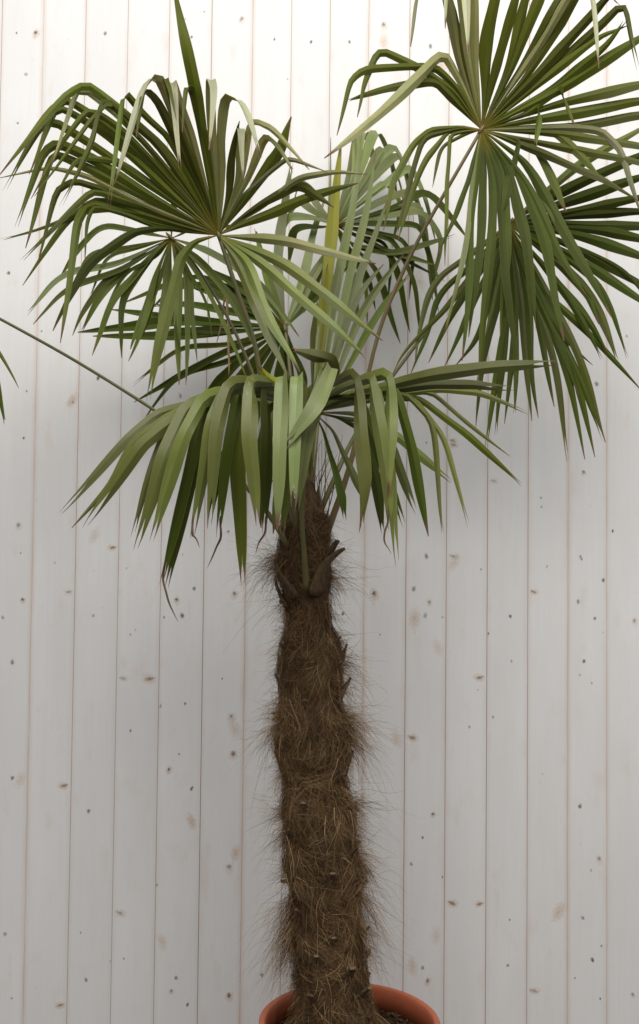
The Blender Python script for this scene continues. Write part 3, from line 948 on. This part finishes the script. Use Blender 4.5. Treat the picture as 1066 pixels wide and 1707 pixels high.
# right lower fan behind
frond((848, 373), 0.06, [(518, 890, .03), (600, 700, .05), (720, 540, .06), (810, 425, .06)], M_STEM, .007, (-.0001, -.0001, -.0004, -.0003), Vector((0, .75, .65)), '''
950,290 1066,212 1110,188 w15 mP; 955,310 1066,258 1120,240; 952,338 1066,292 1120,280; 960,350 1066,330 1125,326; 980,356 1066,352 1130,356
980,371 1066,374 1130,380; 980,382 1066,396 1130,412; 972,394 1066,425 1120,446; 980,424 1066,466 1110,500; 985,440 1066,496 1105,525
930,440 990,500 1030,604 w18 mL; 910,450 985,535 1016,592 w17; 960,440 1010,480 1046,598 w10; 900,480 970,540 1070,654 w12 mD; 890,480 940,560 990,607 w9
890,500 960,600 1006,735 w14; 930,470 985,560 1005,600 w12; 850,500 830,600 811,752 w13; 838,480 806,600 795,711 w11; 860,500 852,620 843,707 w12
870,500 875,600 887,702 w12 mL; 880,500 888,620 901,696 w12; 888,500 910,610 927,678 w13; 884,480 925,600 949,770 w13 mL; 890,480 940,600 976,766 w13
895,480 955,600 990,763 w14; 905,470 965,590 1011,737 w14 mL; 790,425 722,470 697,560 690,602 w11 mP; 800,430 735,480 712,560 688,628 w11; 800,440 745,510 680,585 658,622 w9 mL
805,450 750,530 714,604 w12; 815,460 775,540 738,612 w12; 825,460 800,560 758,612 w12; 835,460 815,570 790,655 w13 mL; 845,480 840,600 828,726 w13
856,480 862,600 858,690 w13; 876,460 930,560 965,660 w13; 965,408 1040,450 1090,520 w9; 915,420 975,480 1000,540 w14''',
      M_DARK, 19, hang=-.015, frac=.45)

# second fan at the left, behind the big one
frond((286, 397), -0.03, [(500, 905, -.01), (470, 760, -.02), (400, 560, -.03), (320, 430, -.03)], M_STEM, .0065, (-.0003, -.0001, -.0002, -.0003), Vector((-.1, -.75, .65)), '''
240,420 190,440 105,460 41,525 w12 mP; 240,428 200,450 110,482 57,541 w11 mL; 256,470 246,500 220,583 w17 mL; 280,462 270,540 262,610 w15
298,462 300,520 297,642 w13; 312,455 310,530 308,642 w10; 318,455 318,520 328,604 w9 mL; 330,455 375,550 413,636 w8 mL; 235,425 165,490 137,557 w13 mL
238,440 185,500 156,593 w13; 246,445 204,500 202,597 w12 mD; 230,412 150,420 120,480 w12; 225,385 170,380 130,420 95,470 w11 mL; 270,450 245,540 212,600 w11 mL
340,440 400,520 440,600 w14 mL; 350,420 440,480 500,560 w14 mP; 232,432 172,470 140,520 122,560 w12; 262,455 250,520 236,560 w12; 330,380 390,372 w12; 262,430 205,455 170,540 w6 mD; 300,450 292,540 300,600 w6 mD; 310,440 345,500 352,560 w5 mD; 240,410 175,425 150,500 w6 mL; 290,340 300,300 w13''',
      M_LEAF, 14, hang=-.012, frac=.36)

# big left fan seen from below
frond((365, 392), -0.14, [(498, 905, -.03), (478, 790, -.07), (436, 640, -.12), (425, 566, -.13), (391, 471, -.14)], M_STEM, .0075, (-.0002, -.0002, -.0006, -.0005), Vector((0, .75, .65)), '''
490,405 560,420 628,440 w17 mW; 470,440 560,500 640,567 w19 mP; 450,448 530,520 612,600 w18 mP; 398,440 432,530 479,630 w19 mP; 412,440 455,535 497,622 w18 mP
500,332 598,307 w18; 430,345 497,301 557,348 w19 mL; 440,340 496,297 560,287 613,291 w11 mW; 430,300 470,250 488,195 w26; 410,300 441,227 465,250 490,289 w16 mW
398,290 405,204 404,297 w15 mW; 402,300 416,200 455,215 515,283 w12 mW; 370,280 376,160 400,168 434,263 w17 mW; 358,270 351,130 357,150 347,249 w16 mW; 330,170 310,80 285,-40 w24
318,230 287,132 291,150 303,284 w16 mW; 300,210 262,124 240,150 191,307 w19 mW; 295,190 275,122 283,150 292,200 w11; 285,230 240,190 207,150 196,230 180,349 w12
265,240 215,195 172,160 158,230 100,348 w13; 280,255 200,180 145,137 108,158 0,292 w15; 250,250 195,195 133,147 112,210 85,284 w10 mW; 250,270 180,205 110,160 80,185 4,286 w15
245,285 175,225 96,177 72,230 46,289 w14; 240,300 170,250 90,201 66,212 8,320 w15; 240,318 165,268 97,237 72,254 28,380 w17; 235,325 160,285 92,254 80,280 44,414 w15
230,335 150,295 85,280 0,297 w9 mW; 235,345 175,318 124,302 95,318 62,440 w12; 255,352 205,335 158,316 120,345 33,436 w12; 245,362 190,352 135,353 0,400 w9
255,366 205,345 160,335 110,372 37,475 w12; 255,374 205,352 150,338 128,370 100,572 w15; 260,378 210,360 158,348 150,370 144,438 w8
325,402 300,430 275,530 250,672 w20; 270,377 222,384 150,440 90,553 w17 mD; 280,300 200,215 150,180 100,240 48,330 w11; 268,262 225,215 185,165 150,200 60,330 w9
310,260 262,170 240,150 228,230 w16; 342,240 322,150 312,142 306,220 w15; 385,300 392,230 398,200 w14; 400,330 450,285 480,262 545,287 w9 mW; 270,320 200,270 130,262 90,330 w10''',
      M_LEAF, 20, hang=-.03, frac=.26, turn=.15)

# big right fan at the top
frond((803, 216), -0.13, [(545, 890, -.01), (590, 765, -.03), (625, 560, -.07), (690, 412, -.1), (740, 325, -.12)], M_STEMB, .0075, (-.0002, -.0002, -.0005, -.0003), Vector((0, .8, .6)), '''
778,130 757,40 738,-60 w20; 790,100 793,0 788,-60 779,-20 778,93 w18 mW; 812,110 825,0 832,-90 w22; 828,120 858,0 876,-80 w16; 850,120 900,0 930,-70 w24
866,114 925,20 962,-50 w22; 880,120 955,10 995,-55 w22; 898,120 985,30 1018,-8 1035,10 w18; 912,126 1000,45 1040,3 1066,118 w14; 925,142 1010,80 1050,29 w16
930,152 1060,70 1120,34 w20; 950,168 1066,140 1140,128 w20; 955,190 1066,165 1150,162 w18; 960,208 1066,192 1150,196 w17; 950,228 1066,237 1140,262 w15
930,245 1066,268 1120,300 w14; 915,262 1000,292 1066,334 w13; 880,190 933,147 940,165 957,208 w18 mL; 870,195 899,173 900,190 896,248 w17 mL; 880,216 922,217 1003,298 w17 mL
860,230 885,232 946,352 w18; 850,228 870,234 834,364 w19 mD; 870,262 892,292 942,404 w16 mL; 880,270 950,410 1019,529 w18 mD; 900,80 968,-40 985,-10 997,114 w13 mW
1000,215 1038,250 1072,364 w12 mW; 770,140 742,84 640,180 540,263 w18 mW t.1; 757,150 705,115 634,79 605,142 594,196 w13; 762,146 725,112 610,114 585,132 560,226 w12
750,160 725,137 650,145 576,168 w14; 772,211 720,218 692,242 652,305 638,384 w11; 770,216 746,219 709,268 664,400 w10; 775,218 748,224 746,330 746,442 w7; 778,222 740,246 719,314 w6
770,213 706,229 684,308 658,400 w9; 785,285 760,362 733,424 w9 mD; 797,280 785,400 772,602 w13 mD; 808,285 800,400 784,562 w14 mD; 822,300 818,420 800,645 w15 mD
838,280 846,400 836,560 w15 mD; 850,280 880,400 890,560 w17 mD; 858,275 910,400 940,570 w17 mD; 790,300 775,420 740,560 w9 mP; 780,90 768,0 756,-50 744,-30 741,48 w13 mW
765,95 740,-20 712,-60 683,76 w16 mW; 842,122 880,-10 905,-80 w18; 905,140 1000,60 1045,40 w14; 868,288 930,420 985,500 w15 mD; 832,300 838,440 866,620 w13 mD''',
      M_LEAF, 20, hang=-.025, frac=.24, turn=.15, wk=1.2)

# frond reaching out of the picture on the left, only its stalk and two tips show
frond((-75, 492), -0.10, [(492, 930, -.03), (440, 840, -.06), (330, 730, -.08), (140, 608, -.09), (0, 531, -.10)], M_STEM, .0062, (-.0003, -.0003, -.0004, -.0003), Vector((0, .75, .65)), '''
-40,540 -10,570 30,648 w7; -50,560 -15,590 11,708 w14 mD; -60,580 -35,640 -10,740 w14; -80,580 -70,660 -60,740; -120,560 -150,640 -165,720; -150,520 -220,560 -250,650
-160,480 -250,480 -290,560; -140,430 -220,380 -280,420; -100,400 -120,300 -170,320; -70,390 -70,290 -90,250; -40,400 -20,300 -8,330 w12; -30,440 -22,400 -10,460 w12''',
      M_LEAF, 18, hang=-.02, frac=.4)

# front frond arching toward the camera, leaflets hanging from a ridge
FRONT = frond((524, 688), -0.14, [(511, 985, -.050), (508, 930, -.068), (502, 850, -.080), (512, 760, -.1)], M_STEM, .0060, (0, 0, 0, 0), Vector((0, .05, 1)), '''
400,662,-.24 265,688,-.30 215,728,-.33 98,856,-.34 w15; 420,656,-.25 290,688,-.32 222,735,-.35 182,808,-.35 117,878,-.35 w11; 420,652,-.27 285,698,-.35 232,740,-.38 142,882,-.38 w20
430,652,-.28 318,676,-.38 274,762,-.42 222,917,-.42 w24; 420,655,-.25 290,690,-.33 250,790,-.36 220,895,-.36 w12; 440,648,-.29 345,664,-.40 308,732,-.43 251,905,-.43 w21
440,650,-.27 350,664,-.35 325,742,-.37 268,975,-.37 w17 mD; 445,650,-.26 345,660,-.32 330,760,-.34 278,983,-.34 w16 mD; 450,645,-.3 378,650,-.40 352,705,-.43 318,897,-.42 w19
455,643,-.3 388,642,-.41 364,722,-.44 346,882,-.44 w20; 455,650,-.26 400,642,-.34 380,740,-.36 367,897,-.36 w16 mD; 465,642,-.3 420,632,-.42 412,730,-.45 428,878,-.45 w23
460,650,-.25 408,645,-.32 394,780,-.34 404,977,-.34 w21 mL; 475,650,-.25 445,640,-.33 446,760,-.35 442,892,-.35 w18 mD; 485,640,-.3 472,624,-.42 468,740,-.45 464,884,-.45 w21
495,645,-.27 484,636,-.36 478,780,-.38 470,895,-.38 w18 mL; 505,640,-.3 497,624,-.41 491,740,-.44 488,856,-.44 w19; 530,640,-.28 546,614,-.38 515,720,-.42 497,853,-.42 w22
530,640,-.28 552,606,-.39 522,680,-.44 470,757,-.45 w24 mP; 545,645,-.27 590,622,-.38 598,720,-.41 610,806,-.41 604,880,-.40 w21 mP; 560,650,-.27 620,622,-.38 632,720,-.41 649,885,-.41 w21 mP
570,650,-.27 647,620,-.38 652,720,-.41 651,832,-.41 w20 mP; 570,660,-.25 630,640,-.33 650,790,-.35 661,943,-.35 w16; 580,664,-.24 655,650,-.30 688,750,-.32 716,894,-.32 w15 mD
565,695,-.18 605,714,-.22 642,890,-.24 w16 mD; 590,700,-.18 640,720,-.22 697,856,-.24 w14; 595,690,-.2 662,722,-.24 753,804,-.25 w13; 590,670,-.22 675,655,-.27 718,705,-.29 742,890,-.29 w8
600,668,-.22 690,660,-.27 740,730,-.29 780,882,-.29 w7; 610,665,-.22 700,660,-.27 780,720,-.29 869,812,-.29 w10 mL; 610,660,-.22 720,652,-.27 775,700,-.28 852,760,-.28 w6
600,655,-.25 720,628,-.33 820,612,-.36 935,601,-.38 w19; 605,662,-.24 720,642,-.30 790,638,-.32 862,646,-.33 w15; 605,664,-.23 730,648,-.27 800,655,-.28 880,690,-.28 w9
545,645,-.26 562,620,-.33 556,597,-.36 486,580,-.40 w22 mP; 500,650,-.25 462,642,-.32 445,628,-.34 432,606,-.35 w15 mY; 540,720,-.15 562,790,-.17 575,868,-.18 w13 mD
556,718,-.15 590,790,-.17 608,834,-.18 w12; 470,655,-.23 415,660,-.28 360,790,-.30 352,880,-.30 w15 mD; 480,660,-.22 445,680,-.25 425,790,-.27 436,880,-.27 w15 mD
500,665,-.2 478,690,-.24 470,800,-.26 455,890,-.26 w14; 545,665,-.22 600,660,-.28 640,770,-.30 672,880,-.30 w15 mD; 520,655,-.24 515,640,-.31 508,720,-.33 515,800,-.33 w18 mL''',
      M_PALE, 20, hang=-.01, spacing=.085, frac=.19, turn=.25, wk=1.3, tap=.70, splitp=.75)

for pts, Y in (([(277, 935), (270, 972), (279, 1004), (299, 1035)], -.37), ([(323, 860), (319, 893), (326, 897), (335, 912)], -.42), ([(368, 860), (367, 893), (356, 912), (346, 948)], -.36),
               ([(644, 850), (649, 880), (640, 905), (648, 925)], -.41), ([(606, 845), (604, 872), (598, 888)], -.40), ([(443, 860), (442, 890), (433, 905), (428, 925)], -.35)):
    leaflet(FRONT, [P(x, y, Y - .001) for x, y in pts], 4.0 * .00118, .4, Vector((0, -1, 0)), M_DRY, tap=.3, bifid=False)
# dry straw leaflet and thin dead curls hanging in the crown
dry = mesh_obj('frond', *tube_data([P(500, 900, 0.04), P(470, 740, 0.05), P(420, 560, 0.05), P(378, 484, 0.05)], [.004, .0035, .003, .0015], 6), M_STEMB, palm)
dry['label'] = 'withered straw coloured leaf stalk behind the green fans'
for pts, wd in (([(378, 484), (380, 560), (382, 630)], 5), ([(376, 488), (372, 530), (360, 575)], 4)):
    leaflet(dry, [P(x, y, 0.045) for x, y in pts], wd * .00138, .3, Vector((0, -1, 0)), M_STRAW)
# thin brown sheath straps rising from the crown
cv, cf = [], []
for q in range(34):
    a0 = random.uniform(-40, 40)
    yb = random.uniform(-.05, .05)
    p0 = P(510 + a0 * .8, random.uniform(860, 905), yb)
    p1 = P(510 + a0 * 1.0 + random.uniform(-12, 12), random.uniform(800, 840), yb * 1.2)
    p2 = P(510 + a0 * 1.2 + random.uniform(-26, 26), random.uniform(720, 800), yb * 1.4)
    pa, _ = resample(fillet([p0, p1, p2], .45, 4), 8)
    v_, f_ = tube_data(pa, [.0016 * (1 - .8 * i / 7) for i in range(8)], 4)
    o_ = len(cv)
    cv += v_
    cf += [tuple(i + o_ for i in f) for f in f_]
cs = mesh_obj('crown_straps', cv, cf, M_STUB, trunk)
cs['kind'] = 'stuff'
print('leaflets', sum(1 for o in bpy.data.objects if o.name.startswith('leaflet')), 'fibre quads', len(strF))
